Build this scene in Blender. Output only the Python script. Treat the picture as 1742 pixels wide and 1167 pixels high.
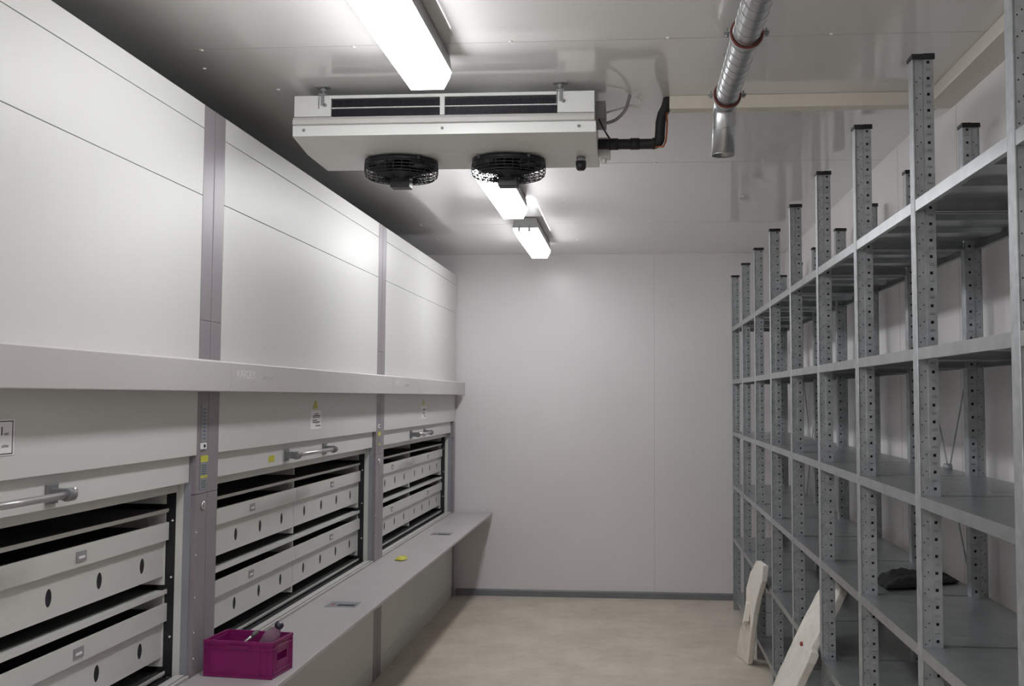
import bpy, bmesh, math, random
from mathutils import Vector, Matrix
random.seed(4)
for o in list(bpy.data.objects): bpy.data.objects.remove(o, do_unlink=True)
scene = bpy.context.scene
COL = scene.collection
# ------------------------------------------------------------------ camera
FPX, CX, CY = 1788.34, 930.14, 567.44
YAW, PITCH, ROLL = 0.0812, 0.0601, 0.0045
EYE = 1.8
cy_, sy_ = math.cos(YAW), math.sin(YAW); cp_, sp_ = math.cos(PITCH), math.sin(PITCH)
Fv = Vector((-sy_*cp_, cy_*cp_, sp_)); Rv = Vector((cy_, sy_, 0)); Uv = Rv.cross(Fv)
cr_, sr_ = math.cos(ROLL), math.sin(ROLL)
R2 = cr_*Rv + sr_*Uv; U2 = -sr_*Rv + cr_*Uv
cam = bpy.data.cameras.new('camera'); co = bpy.data.objects.new('camera', cam); COL.objects.link(co)
M = Matrix((R2, U2, -Fv)).transposed().to_4x4(); M.translation = Vector((0, 0, EYE)); co.matrix_world = M
cam.sensor_width = 36; cam.sensor_fit = 'HORIZONTAL'; cam.lens = 36*FPX/1742
cam.shift_x = (871-CX)/1742; cam.shift_y = (CY-583.5)/1742
cam.clip_start = .05
scene.camera = co
# ------------------------------------------------------------------ light
w = bpy.data.worlds.new('world'); scene.world = w; w.use_nodes = True
w.node_tree.nodes['Background'].inputs[0].default_value = (.5, .5, .5, 1)
w.node_tree.nodes['Background'].inputs[1].default_value = 0.0
LAMP_STRENGTH = 14.5
scene.view_settings.view_transform = 'Standard'; scene.view_settings.look = 'None'
scene.view_settings.gamma = 1; scene.view_settings.use_curve_mapping = False
scene.view_settings.exposure = 0.62
# ------------------------------------------------------------------ materials
def mat(name, col, rough=.5, metal=0, coat=0, noise=0, nscale=8, ior=1.5, bump=0, bscale=60, trans=0, emit=None, coat_r=.1, aniso=None, spec=None):
    m = bpy.data.materials.new(name); m.use_nodes = True; nt = m.node_tree; b = nt.nodes['Principled BSDF']
    b.inputs['Base Color'].default_value = (*col, 1); b.inputs['Roughness'].default_value = rough
    b.inputs['Metallic'].default_value = metal; b.inputs['IOR'].default_value = ior
    b.inputs['Coat Weight'].default_value = coat; b.inputs['Coat Roughness'].default_value = coat_r
    b.inputs['Transmission Weight'].default_value = trans
    if spec is not None: b.inputs['Specular IOR Level'].default_value = spec
    tc = nt.nodes.new('ShaderNodeTexCoord')
    if noise:
        mp = nt.nodes.new('ShaderNodeMapping'); nt.links.new(tc.outputs['Object'], mp.inputs[0])
        if aniso: mp.inputs['Scale'].default_value = aniso
        n = nt.nodes.new('ShaderNodeTexNoise'); n.inputs['Scale'].default_value = nscale; n.inputs['Detail'].default_value = 6
        nt.links.new(mp.outputs[0], n.inputs['Vector'])
        r = nt.nodes.new('ShaderNodeValToRGB')
        r.color_ramp.elements[0].position = .3; r.color_ramp.elements[1].position = .7
        r.color_ramp.elements[0].color = (*[max(0, c*(1-noise)) for c in col], 1)
        r.color_ramp.elements[1].color = (*[min(1, c*(1+noise)) for c in col], 1)
        nt.links.new(n.outputs[0], r.inputs[0]); nt.links.new(r.outputs[0], b.inputs['Base Color'])
    if bump:
        n2 = nt.nodes.new('ShaderNodeTexNoise'); n2.inputs['Scale'].default_value = bscale; n2.inputs['Detail'].default_value = 4
        nt.links.new(tc.outputs['Object'], n2.inputs['Vector'])
        bp = nt.nodes.new('ShaderNodeBump'); bp.inputs['Strength'].default_value = bump; bp.inputs['Distance'].default_value = .004
        nt.links.new(n2.outputs[0], bp.inputs['Height']); nt.links.new(bp.outputs[0], b.inputs['Normal'])
    if emit:
        b.inputs['Emission Color'].default_value = (*emit[0], 1); b.inputs['Emission Strength'].default_value = emit[1]
    return m
CEIL = mat('ceiling_sheet', (.80, .79, .77), .40, noise=.02, nscale=1.5, ior=1.5, coat=1, coat_r=.065, bump=.012, bscale=5)
WALL = mat('wall_sheet', (.76, .725, .735), .30, noise=.03, nscale=1.2, bump=.03, bscale=8)
WALLR = mat('right_wall_sheet', (.88, .85, .84), .38, noise=.03, nscale=1.2)
JOINT = mat('joint', (.22, .21, .20), .6, noise=.1)
TRIM = mat('beige_trim', (.78, .73, .64), .4, noise=.03, nscale=3)
BASE = mat('skirting', (.20, .20, .22), .45, noise=.08)
MPANEL = mat('machine_panel', (.64, .64, .62), .42, noise=.012, nscale=2, bump=.02, bscale=5)
MPOST = mat('machine_post', (.26, .23, .25), .38, noise=.04, nscale=4)
MCANOPY = mat('machine_canopy', (.54, .515, .515), .45, noise=.03, nscale=3, bump=.03, bscale=300)
MBENCH = mat('worktop', (.48, .45, .455), .38, noise=.04, nscale=5, bump=.05, bscale=400)
MDARK = mat('machine_dark', (.012, .012, .014), .6, noise=.1)
CARR = mat('carrier_white', (.62, .62, .59), .38, noise=.02)
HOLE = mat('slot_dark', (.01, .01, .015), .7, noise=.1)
TRAYM = mat('tray_shade', (.05, .05, .05), .4, noise=.3, nscale=12, aniso=(1, .2, 1))  # shade inside the machine, put into the colour of the tray top
GUIDE = mat('guide_grey', (.28, .29, .32), .4, noise=.1)
LGREY = mat('holder_grey', (.28, .28, .29), .4, noise=.1)
ALU = mat('aluminium', (.62, .60, .60), .28, metal=.85, noise=.04)
DGREY = mat('bracket_grey', (.16, .16, .17), .45, noise=.1)
ZINC = mat('galvanised', (.40, .42, .435), .48, metal=.45, noise=.16, nscale=30, bump=.05, bscale=40)
ZSHELF = mat('galvanised_shelf', (.33, .35, .36), .28, metal=.5, noise=.12, nscale=14, bump=.04, bscale=10)
BLACKP = mat('black_plastic', (.012, .012, .015), .45, noise=.1)
RUBBER = mat('black_rubber', (.015, .015, .017), .6, noise=.2, bump=.2, bscale=80)
DUCT = mat('spiral_duct', (.50, .51, .52), .30, metal=.9, noise=.08, nscale=20)
REDR = mat('red_rubber', (.16, .035, .025), .6, noise=.1)
COPPER = mat('copper', (.45, .13, .06), .35, metal=.8, noise=.1)
COOLW = mat('cooler_white', (.78, .79, .765), .38, noise=.02)
LEDGE = mat('ledge_grey', (.60, .59, .57), .35, noise=.03)
FINS = mat('coil_fins', (.12, .12, .14), .4, metal=.6, noise=.2, nscale=200, aniso=(1, 1, .1))
WHITE = mat('label_white', (.85, .84, .85), .5, noise=.03)
YELLOW = mat('yellow', (.55, .53, .06), .5, noise=.06)
INK = mat('ink', (.02, .02, .03), .6, noise=.1)
BLUE = mat('blue_print', (.10, .13, .25), .5, noise=.1)
REDP = mat('red_print', (.35, .06, .05), .5, noise=.1)
STICK = mat('sticker_grey', (.24, .26, .28), .4, noise=.1)
CRATE = mat('magenta_plastic', (.23, .008, .12), .42, noise=.12, nscale=20)
FOAM = mat('foam', (.80, .76, .70), .9, noise=.06, nscale=20, bump=.8, bscale=90)
CLOTHM = mat('black_cloth', (.012, .012, .014), .9, noise=.3, nscale=30, bump=.6, bscale=120)
PET = mat('clear_plastic', (.93, .93, .95), .08, trans=.85, ior=1.12, noise=.02)
CAPM = mat('blue_black_cap', (.01, .012, .03), .35, noise=.1)
GLOW = mat('lamp_diffuser', (.9, .9, .9), .4, emit=((.975, .98, 1.0), LAMP_STRENGTH), noise=.01)
LHOUSE = mat('lamp_housing', (.33, .33, .33), .45, noise=.05)
SCREW = mat('screw_white', (.85, .85, .83), .25, noise=.03)
# floor
FLOOR = bpy.data.materials.new('floor_concrete'); FLOOR.use_nodes = True
nt = FLOOR.node_tree; b = nt.nodes['Principled BSDF']; b.inputs['Roughness'].default_value = .5
tc = nt.nodes.new('ShaderNodeTexCoord')
def noi(sc, det, lo, hi, c0, c1):
    n = nt.nodes.new('ShaderNodeTexNoise'); n.inputs['Scale'].default_value = sc; n.inputs['Detail'].default_value = det
    n.inputs['Roughness'].default_value = .7
    nt.links.new(tc.outputs['Object'], n.inputs['Vector'])
    r = nt.nodes.new('ShaderNodeValToRGB'); r.color_ramp.elements[0].position = lo; r.color_ramp.elements[1].position = hi
    r.color_ramp.elements[0].color = (*c0, 1); r.color_ramp.elements[1].color = (*c1, 1)
    nt.links.new(n.outputs[0], r.inputs[0]); return r
a1 = noi(2.2, 10, .32, .68, (.52, .465, .385), (.68, .625, .53))
a2 = noi(9, 8, .28, .48, (.80, .78, .74), (1, 1, 1))
mx = nt.nodes.new('ShaderNodeMixRGB'); mx.blend_type = 'MULTIPLY'; mx.inputs[0].default_value = .8
nt.links.new(a1.outputs[0], mx.inputs[1]); nt.links.new(a2.outputs[0], mx.inputs[2]); nt.links.new(mx.outputs[0], b.inputs['Base Color'])
# ------------------------------------------------------------------ mesh helpers
class MB:
    """collects shapes into one mesh; z is given relative to the eye height"""
    def __init__(s, org=(0, 0, 0)): s.v = []; s.f = []; s.m = []; s.sm = []; s.o = Vector(org); s.mi = 0
    def add(s, vs, fs, smooth=False):
        k = len(s.v); s.v += [Vector(p)-s.o for p in vs]
        for f in fs: s.f.append([k+i for i in f]); s.m.append(s.mi); s.sm.append(smooth)
        return s
    def box(s, x0, x1, y0, y1, z0, z1):
        x0, x1 = sorted((x0, x1)); y0, y1 = sorted((y0, y1)); z0, z1 = sorted((z0, z1))
        vs = [(x, y, z) for z in (z0, z1) for y in (y0, y1) for x in (x0, x1)]
        return s.add(vs, [(0, 2, 3, 1), (4, 5, 7, 6), (0, 1, 5, 4), (2, 6, 7, 3), (0, 4, 6, 2), (1, 3, 7, 5)])
    def tube(s, pts, r, n=12, caps=True, smooth=True, closed=False):
        pts = [Vector(p) for p in pts]; rs = r if isinstance(r, (list, tuple)) else [r]*len(pts)
        vs = []; N = len(pts); prev = None
        for i, p in enumerate(pts):
            if closed: t = pts[(i+1) % N]-pts[i-1]
            else: t = pts[min(i+1, N-1)]-pts[max(i-1, 0)]
            if t.length < 1e-9: t = Vector((0, 0, 1))
            t.normalize()
            if prev is None:
                a = Vector((0, 0, 1)) if abs(t.z) < .9 else Vector((1, 0, 0)); u = t.cross(a).normalized()
            else:
                u = (prev-t*prev.dot(t)).normalized()
            prev = u; vv = t.cross(u)
            for k in range(n):
                an = 2*math.pi*k/n; vs.append(p+(u*math.cos(an)+vv*math.sin(an))*rs[i])
        fs = []
        for i in range(N if closed else N-1):
            j = (i+1) % N
            for k in range(n):
                l = (k+1) % n; fs.append((i*n+k, i*n+l, j*n+l, j*n+k))
        if caps and not closed: fs += [tuple(reversed(range(n))), tuple((N-1)*n+k for k in range(n))]
        return s.add(vs, fs, smooth)
    def prism(s, poly, axis, a, b):
        """poly in the two other axes, extruded along axis 0/1/2"""
        n = len(poly); vs = []
        for t in (a, b):
            for p in poly:
                q = list(p); q.insert(axis, t); vs.append(q)
        fs = [tuple(range(n)), tuple(range(2*n-1, n-1, -1))]+[(i, n+i, n+(i+1) % n, (i+1) % n) for i in range(n)]
        return s.add(vs, fs)
    def build(s, name, mats, parent=None, loc=None, bevel=0, xf=None):
        me = bpy.data.meshes.new(name)
        me.from_pydata([tuple(v) for v in s.v], [], s.f)
        if not isinstance(mats, (list, tuple)): mats = [mats]
        for m_ in mats: me.materials.append(m_)
        for p, mi, sm in zip(me.polygons, s.m, s.sm): p.material_index = mi; p.use_smooth = sm
        bm = bmesh.new(); bm.from_mesh(me); bmesh.ops.recalc_face_normals(bm, faces=bm.faces[:]); bm.to_mesh(me); bm.free()
        me.update()
        o = bpy.data.objects.new(name, me); COL.objects.link(o)
        if parent is not None: o.parent = parent
        if loc is not None: o.location = loc
        if bevel:
            bv = o.modifiers.new('bevel', 'BEVEL'); bv.width = bevel; bv.segments = 2; bv.limit_method = 'ANGLE'; bv.harden_normals = False
        return o
def tag(o, label, cat, group=None):
    o['label'] = label; o['category'] = cat
    if group: o['group'] = group
    return o
def empty(name, loc, rz=0):
    e = bpy.data.objects.new(name, None); COL.objects.link(e); e.location = loc; e.rotation_euler = (0, 0, rz); e.empty_display_size = .05
    return e
def struct(o): o['kind'] = 'structure'; return o
def Z(z): return z+EYE
def text_mesh(name, body, size, m, parent, mw):
    c = bpy.data.curves.new(name, 'FONT'); c.body = body; c.size = size; c.align_x = 'LEFT'; c.extrude = .0004
    t = bpy.data.objects.new(name+'_c', c); COL.objects.link(t)
    bpy.context.view_layer.update()
    me = bpy.data.meshes.new_from_object(t.evaluated_get(bpy.context.evaluated_depsgraph_get()))
    bpy.data.objects.remove(t, do_unlink=True)
    me.transform(mw); me.materials.clear(); me.materials.append(m); me.name = name
    o = bpy.data.objects.new(name, me); COL.objects.link(o); o.parent = parent; return o
# ------------------------------------------------------------------ room
HC = 1.308; XW = 1.373; YB = 9.585; XL = -2.80; YN = -7.6
struct(MB().box(XL-.1, XW+.1, YN-.1, YB+.1, -.1, 0).build('floor', FLOOR))
c = MB(); zc = Z(HC); c.box(XL-.1, XW+.1, YN-.1, YB+.1, zc, zc+.1); c.mi = 1
for y in (-6.45, -4.4, -2.35, -.3, 1.75, 3.79, 5.83, 7.87, 9.50): c.box(XL, XW, y-.0015, y+.0015, zc-.0006, zc+.01)
struct(c.build('ceiling', [CEIL, mat('ceiling_joint', (.42, .42, .40), .4, noise=.1)]))
c = MB(); c.box(XL-.1, XW+.1, YB, YB+.1, 0, zc); c.mi = 1
for x in (.20,): c.box(x-.0006, x+.0006, YB-.0004, YB+.01, .04, zc)
struct(c.build('wall_back', [WALL, JOINT]))
c = MB(); c.box(XW, XW+.1, YN, YB, 0, zc); c.mi = 1
for y in (.45, 1.47, 2.49, 3.51, 4.532, 5.52, 6.54, 7.56, 8.58): c.box(XW-.0004, XW+.01, y-.001, y+.001, 0, zc)
struct(c.build('wall_right', [WALLR, JOINT]))
struct(MB().box(XL-.1, XL, YN, YB, 0, zc).build('wall_left', WALL))
struct(MB().box(XL-.1, XW+.1, YN-.1, YN, 0, zc).build('wall_front', WALL))
c = MB(); c.prism([(YB, 0), (YB-.018, 0), (YB-.018, .05), (YB-.010, .06), (YB, .06)], 0, -1.60, XW)
struct(c.build('baseboard_back', BASE))
struct(MB().box(.162, 1.258, 4.523, 4.60, Z(1.25), zc).build('trim_1', TRIM, bevel=.004))
struct(MB().box(1.258, XW, YN, 4.60, Z(1.25), zc).build('trim_2', TRIM, bevel=.004))
# ceiling screws (rivets of the ceiling sheets)
spots = [(-1.63, 3.80), (-1.04, 3.80), (-.447, 3.78), (.132, 3.78), (.717, 3.78), (-1.71, 4.02), (-1.51, 4.32), (-1.035, 6.896), (-1.03, 7.87), (.129, 5.82),
         (-1.61, 7.87), (-1.62, 8.63), (-.456, 8.69), (.717, 6.85), (-.444, 7.87), (.14, 7.87), (.129, 6.9), (.72, 5.82), (-.45, 6.9)]
rv = None
for (x, y) in spots:
    if rv is None:
        m_ = MB(); m_.tube([(0, 0, 0), (0, 0, -.002), (0, 0, -.004)], [.009, .008, .003], 12)
        rv = m_.build('ceiling_rivet', SCREW); o = rv
    else:
        o = rv.copy(); COL.objects.link(o)
    o.location = (x, y, zc-.0003)
    tag(o, 'small shiny white rivet head dotted across the glossy grey ceiling', 'rivet', 'ceiling rivets')
# ------------------------------------------------------------------ ceiling lamps
def make_lamp(label):
    root = empty('ceiling_lamp', (-.777, 0, zc))
    L = 1.22
    h = MB(); h.prism([(-.082, -.004), (.082, -.004), (.090, -.06), (.094, -.078), (-.094, -.078), (-.090, -.06)], 1, 0, L)
    h.mi = 0
    h.build('housing', LHOUSE, root)
    d = MB(); d.prism([(-.091, -.079), (-.085, -.100), (-.063, -.142), (.063, -.142), (.085, -.100), (.091, -.079)], 1, .008, L-.008)
    d.build('diffuser', GLOW, root)
    for y in (-.006, L-.002):
        for x in (-.045, .03):
            MB().box(x-.008, x+.008, y, y+.008, -.105, -.05).build('clip', LGREY, root)
    for y in (.2, L-.2):
        MB().box(-.02, .02, y-.02, y+.02, -.006, 0).build('mounting_foot', LGREY, root)
    root['label'] = label; root['category'] = 'lamp'; root['group'] = 'fluorescent ceiling lamps'
    return root
def copy_tree(o, parent=None):
    c_ = o.copy(); COL.objects.link(c_); c_.parent = parent
    for ch in list(o.children): copy_tree(ch, c_)
    return c_
LAMPS = [(2.68, 'glowing white fluorescent ceiling lamp nearest the front, ending above the cooling unit'),
         (5.60, 'glowing fluorescent ceiling lamp directly behind the right fan of the cooling unit'),
         (7.57, 'glowing fluorescent ceiling lamp farthest back, nearest the end wall'),
         (-.25, 'fluorescent ceiling lamp of the same row, overhead outside the picture'),
         (-2.6, 'unseen ceiling lamp added behind the viewer for more light'), (-5.0, 'unseen ceiling lamp added far behind the viewer for more light')]  # last two are unseen, added behind the camera to bring in more light
l0 = make_lamp(LAMPS[0][1]); l0.location.y = LAMPS[0][0]
for y, lb in LAMPS[1:]:
    l_ = copy_tree(l0); l_.location.y = y; l_['label'] = lb
for y, lb in ((-1.9, 'unseen ceiling lamp added to brighten the right side, nearer one behind the viewer'), (-4.2, 'unseen ceiling lamp added to brighten the right side, farther one behind the viewer')):  # unseen extra row, added to lift the light on the right side
    l_ = copy_tree(l0); l_.location.x = .35; l_.location.y = y; l_['label'] = lb
# ------------------------------------------------------------------ storage machines (left)
DL = .0035; XM = -1.6493; ZB = -1.0475; ROT = -math.atan(DL)
def seam_box(mb, x0, x1, y0, y1, z0, z1): mb.box(x0, x1, y0, y1, z0, z1)
def machine(b, e, label, first=False, last=False):
    W = e-b
    root = empty('storage_machine', (XM+DL*b, b, 0), ROT)
    k = W/2.755
    pw = .103; D = -1.12; top = Z(1.115)
    # body shell: back, sides, top
    s = MB()
    s.box(D, D+.01, 0.002, W-.002, .02, top-.01); s.box(D+.01, -.04, .002, .012, .02, top-.01); s.box(D+.01, -.04, W-.012, W-.002, .02, top-.01)
    s.box(D, -.04, .002, W-.002, top-.012, top-.002); s.box(D+.01, -.04, .012, W-.012, .02, .03)
    s.box(-.9, -.04, .012, W-.012, Z(-1.09), Z(-1.08))
    s.build('casing', MDARK, root)
    # posts
    for (y0, y1) in ((.0, pw), (W-pw, W)):
        lastpost = last and y0 > 1
        yy0 = y0+.0015; yy1 = y1-.0015
        ztop = Z(-.232) if lastpost else top
        p = MB()
        segs = [(0.0, Z(-.375)), (Z(-.373), Z(.285)), (Z(.287), top)] if not lastpost else [(0.0, Z(-.375)), (Z(-.373), ztop)]
        for z0, z1 in segs: p.box(-.10, 0, yy0, yy1, z0, z1)
        p.build('post', MPOST, root, bevel=.0015)
        # guide rails on the inner face: groove, light strip, black strip
        inner = y1 if y0 < 1 else y0; sg = 1 if y0 < 1 else -1
        g = MB(); g.box(-.045, -.018, inner, inner+sg*.004, Z(ZB)+.002, Z(-.22)); g.build('guide_groove', GUIDE, root)
        g = MB(); g.box(-.072, -.045, inner, inner+sg*.006, Z(ZB)+.002, Z(-.30)); g.build('guide_strip', CARR, root)
        g = MB(); g.box(-.14, -.072, inner, inner+sg*.004, Z(ZB)+.002, Z(-.28)); g.build('black_strip', BLACKP, root)
        if y0 > 1:
            q = MB()
            for z in (-.515, -.60, -.757, -.887, -.983): q.tube([(-.002, y0+.012, Z(z)), (.002, y0+.012, Z(z))], .0035, 8)
            for z in (-.47, -.68, -.90): q.tube([(-.085, y0-.004, Z(z)), (-.085, y0-.008, Z(z))], .004, 8)
            q.build('screw', SCREW, root); 
    ya = pw; yb = W-pw if not last else W-.004
    # upper panels with two thin seams
    for z0, z1 in ((1.0240, 1.115), (.7645, 1.0215), (.10, .762)):
        MB().box(-.035, 0, ya+.001, yb-.001, Z(z0), Z(z1)).build('upper_panel', MPANEL, root, bevel=.0012)
    MB().box(-.03, 0, ya+.001, yb-.001, Z(-.226), Z(.098)).build('front_fascia', MPANEL, root, bevel=.0015)
    # sliding door, a little behind the fascia
    dr = MB().box(-.048, -.020, pw+.018 if not first else pw+.018, W-pw-.018, Z(-.327), Z(.0)).build('sliding_door', MPANEL, root, bevel=.002)
    MB().box(-.085, -.060, pw+.02, W-pw-.02, Z(-.362), Z(-.30)).build('door_lip', CARR, dr)
    h0, h1 = (W*.5-.40, W*.5+.36) if False else ({'a': (1.25, 1.60)}.get('a'))
    return root, k, pw
def tube_handle(dr, W, y0, y1):
    h = MB(); h.tube([(.035, y0, Z(-.285)), (.035, y1, Z(-.285))], .0105, 14)
    h.build('handle', ALU, dr)
    for y in (y0, y1):
        q = MB()
        q.box(-.020, .045, y-.012, y+.012, Z(-.300), Z(-.268)); q.box(-.020, -.012, y-.03, y+.03, Z(-.312), Z(-.255))
        q.tube([(.035, y-.016, Z(-.285)), (.035, y+.016, Z(-.285))], .019, 14)
        q.build('handle_bracket', DGREY, dr, bevel=.002)
    q = MB(); ye = y1+.018
    q.tube([(.035, ye-.02, Z(-.285)), (.035, ye+.012, Z(-.285))], .013, 12); q.tube([(.035, ye+.014, Z(-.268)), (.035, ye+.014, Z(-.302))], .004, 8); q.tube([(.035, ye+.05*math.cos(a)*.3+.014, Z(-.285)+.016*math.sin(a)) for a in [i*math.pi/6 for i in range(12)]], .003, 6, closed=True)
    q.build('handle_lock', ALU, dr)
def find(root, nm): return [c for c in root.children if c.name.split('.')[0] == nm]
def carrier(root, z, W, pw, k, bins=True):
    """one shelf tray with two drawer bins; z of the tray edge relative to the eye"""
    x = -.10; y0 = pw+.012; y1 = W-pw-.008; ym = (y0+y1)/2
    fr = .05 if -.9 < z < -.5 else .006
    t = MB()
    t.box(x-.70, x, y0, y1, Z(z)-.010, Z(z)-.001); t.box(x-.004, x+.002, y0, y1, Z(z)-(.005 if fr < .01 else .012), Z(z)+.004)
    t.mi = 1; t.box(x-.69, x-fr, y0+.008, y1-.008, Z(z)-.001, Z(z)+.002)  # painted shade on the tray top; the lit front strip stays light
    t.build('carrier', [CARR, TRAYM], root)
    car = [c for c in root.children if c.name.startswith('carrier')][-1]
    dh = .28 if z > -1 else .04
    MB().box(x-.70, x-.012, ym-.004, ym+.004, Z(z)-dh, Z(z)-.012).build('divider', CARR, car)
    for yy in (y0, y1-.006): MB().box(x-.70, x-.008, yy, yy+.006, Z(z)-dh, Z(z)-.012).build('end_plate', CARR, car)
    if not bins: return
    for (a, c_) in ((y0+.004, ym-.006), (ym+.006, y1-.004)):
        m_ = MB(); zt = Z(z)-.047; zr = Z(z)-.113; zb = Z(z)-.247
        # rim: front plate that stands proud
        m_.box(x-.006, x+.004, a-.002, c_+.002, zr, zt)
        m_.box(x-.016, x-.004, a, c_, zr, zr+.004)
        # sides / back / bottom
        m_.box(x-.66, x-.02, a, a+.003, zb, zt-.03); m_.box(x-.66, x-.02, c_-.003, c_, zb, zt-.03)
        m_.box(x-.66, x-.657, a, c_, zb, zt-.01); m_.box(x-.66, x-.02, a, c_, zb, zb+.003)
        # front plate with oval slots
        hw, hh, zc_ = .0185, .028, Z(z)-.184
        ctr = (a+c_)/2
        hs = [ctr+(i-1.5)*.302*k for i in range(4)]
        xs = x-.012; N = 16
        cuts = [a]+[(hs[i]+hs[i+1])/2 for i in range(3)]+[c_]
        for i, h_ in enumerate(hs):
            L_, R_ = cuts[i], cuts[i+1]
            ring = []; outer = []
            for j in range(N):
                an = 2*math.pi*(j+.5)/N; ca, sa = math.cos(an), math.sin(an)
                ring.append((xs, h_+hw*ca, zc_+hh*sa))
                tx = ((R_-h_) if ca > 0 else (h_-L_))/max(abs(ca), 1e-6); tz = ((zt-.03-zc_) if sa > 0 else (zc_-zb))/max(abs(sa), 1e-6)
                if tx < tz: outer.append([xs, R_ if ca > 0 else L_, zc_+sa*tx])
                else: outer.append([xs, h_+ca*tz, zt-.03 if sa > 0 else zb])
            n0 = len(outer)
            # snap nearest outer points to the rectangle corners
            for cyy in (L_, R_):
                for czz in (zb, zt-.03):
                    bi = min(range(n0), key=lambda q: (outer[q][1]-cyy)**2+(outer[q][2]-czz)**2); outer[bi] = [xs, cyy, czz]
            m_.add(ring+outer, [(j, (j+1) % N, N+(j+1) % N, N+j) for j in range(N)])
            rb = [(xs-.002, p[1], p[2]) for p in ring]
            m_.add(ring+rb, [(j, (j+1) % N, N+(j+1) % N, N+j) for j in range(N)])
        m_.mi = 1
        m_.box(xs-.005, xs-.0025, a+.004, c_-.004, zb+.01, zt-.04)   # dark sheet standing in for the shade behind the slots
        # slanted dark folders inside
        m_.mi = 1
        yy = a+.03
        while yy < c_-.05:
            wd = random.uniform(.10, .22); h_ = random.uniform(-.014, .004)
            m_.box(x-.60, x-.03, yy, min(yy+wd, c_-.02), zb+.02, zt+h_-.012); yy += wd+.01
        m_.mi = 0
        m_.build('drawer_bin', [CARR, HOLE], car)
        q = MB(); q.box(x+.004, x+.007, ctr-.030, ctr+.030, zt-.050, zt-.017); q.mi = 1; q.box(x+.007, x+.008, ctr-.018, ctr+.018, zt-.040, zt-.032)
        q.build('label_holder', [LGREY, WHITE], car)
MACH = [(1.215, 3.965, 'large grey storage machine cut by the left picture edge, nearest the viewer'),
        (3.967, 6.720, 'middle of the three grey storage machines, its post carries yellow stickers'),
        (6.722, 9.560, 'farthest of the three grey storage machines, standing against the end wall')]
HAND = [(1.05, 1.69), (.97, 1.59), (1.02, 1.52)]
roots = []
for i, (b0, e0, lb) in enumerate(MACH):
    root, k, pw = machine(b0, e0, lb, last=(i == 2))
    roots.append(root); W = e0-b0
    tag(root, lb, 'storage machine', 'row of storage machines')
    for z in (-.128, ): carrier(root, z, W, pw, k, bins=False)
    for z in (-.428, -.728): carrier(root, z, W, pw, k)
    carrier(root, -1.030, W, pw, k, bins=False)
    dr = find(root, 'sliding_door')[0]
    tube_handle(dr, W, *HAND[i])
    # sill rails above the worktop
    s = MB(); s.mi = 1; s.box(-.12, -.055, pw+.01, W-pw-.01, Z(ZB)-.01, Z(ZB)-.002); s.mi = 0; s.box(-.055, -.022, pw+.01, W-pw-.01, Z(ZB)-.01, Z(ZB)+.010); s.box(-.015, -.005, pw+.01, W-pw-.01, Z(ZB)-.01, Z(ZB)+.008)
    s.build('sill_rail', [LEDGE, HOLE], root)
    # lower panel and kick plate
    MB().box(-.03, 0, pw+.001, W-pw-.001, Z(-1.688), Z(ZB)-.022).build('lower_panel', MPANEL, root, bevel=.001)
    MB().box(-.03, -.002, pw+.001, W-pw-.001, 0.0, Z(-1.691)).build('kick_plate', MPANEL, root)
    # canopy with its light strip housing
    cy0 = (0, -.023, -.051)[i]; cy1 = (W-.021, W-.049, W-.03)[i]
    cn = MB(); cn.prism([(.001, .014), (.089, .014), (.092, .017), (.092, .124), (.086, .130), (.001, .138)], 1, cy0+.001, cy1-.001)
    for v in cn.v: v.z += EYE
    cnp = cn.build('canopy', MCANOPY, root)
def local(root, y): return y-root.location.y
# writing on the canopies: reads along +y when seen from the aisle
TM = lambda x, y, z: Matrix(((0, 0, 1, x), (1, 0, 0, y), (0, 1, 0, z), (0, 0, 0, 1)))
PALE = mat('pale_lettering', (.74, .72, .72), .5, noise=.02)
FAINT = mat('faint_lettering', (.56, .54, .54), .5, noise=.02)
for i, (ya, yb_) in ((1, (4.01, 4.29)), (2, (6.74, 6.90))):
    cn = find(roots[i], 'canopy')[0]
    t_ = text_mesh('lettering', 'KARDEX', .045, PALE, cn, TM(.0925, local(roots[i], ya), Z(.068)) @ Matrix.Diagonal((1.15, 1, 1, 1)))
    t_ = text_mesh('lettering', 'megamat', .030, FAINT, cn, TM(.0925, local(roots[i], ya+.29), Z(.068)) @ Matrix.Diagonal((1.15, 1, 1, 1)))
def plate(root, name, y0, y1, z0, z1, m, x=.0005, t=.0012, par=None):
    return MB().box(x, x+t, local(root, y0), local(root, y1), Z(z0), Z(z1)).build(name, m, par or root)
# notice on the first machine (runs out of the frame)
r1, r2, r3 = roots
n = plate(r1, 'notice', 2.36, 2.685, -.160, -.066, WHITE)
f = MB(); 
for (a, b_, c_, d_) in ((2.375, 2.678, -.072, -.0695), (2.375, 2.678, -.157, -.1545), (2.674, 2.677, -.157, -.0695), (2.375, 2.378, -.157, -.0695)):
    f.box(.0017, .0022, local(r1, a), local(r1, b_), Z(c_), Z(d_))
f.build('notice_border', INK, n)
text_mesh('notice_text', 'l', .033, INK, n, TM(.0018, local(r1, 2.622), Z(-.107)) @ Matrix.Diagonal((1.6, 1, 1, 1)))
text_mesh('notice_text', 'und', .013, INK, n, TM(.0018, local(r1, 2.638), Z(-.107)) @ Matrix.Diagonal((1.0, 1, 1, 1)))
text_mesh('notice_text', 'uchen', .013, INK, n, TM(.0018, local(r1, 2.628), Z(-.139)) @ Matrix.Diagonal((1.0, 1, 1, 1)))
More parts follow.
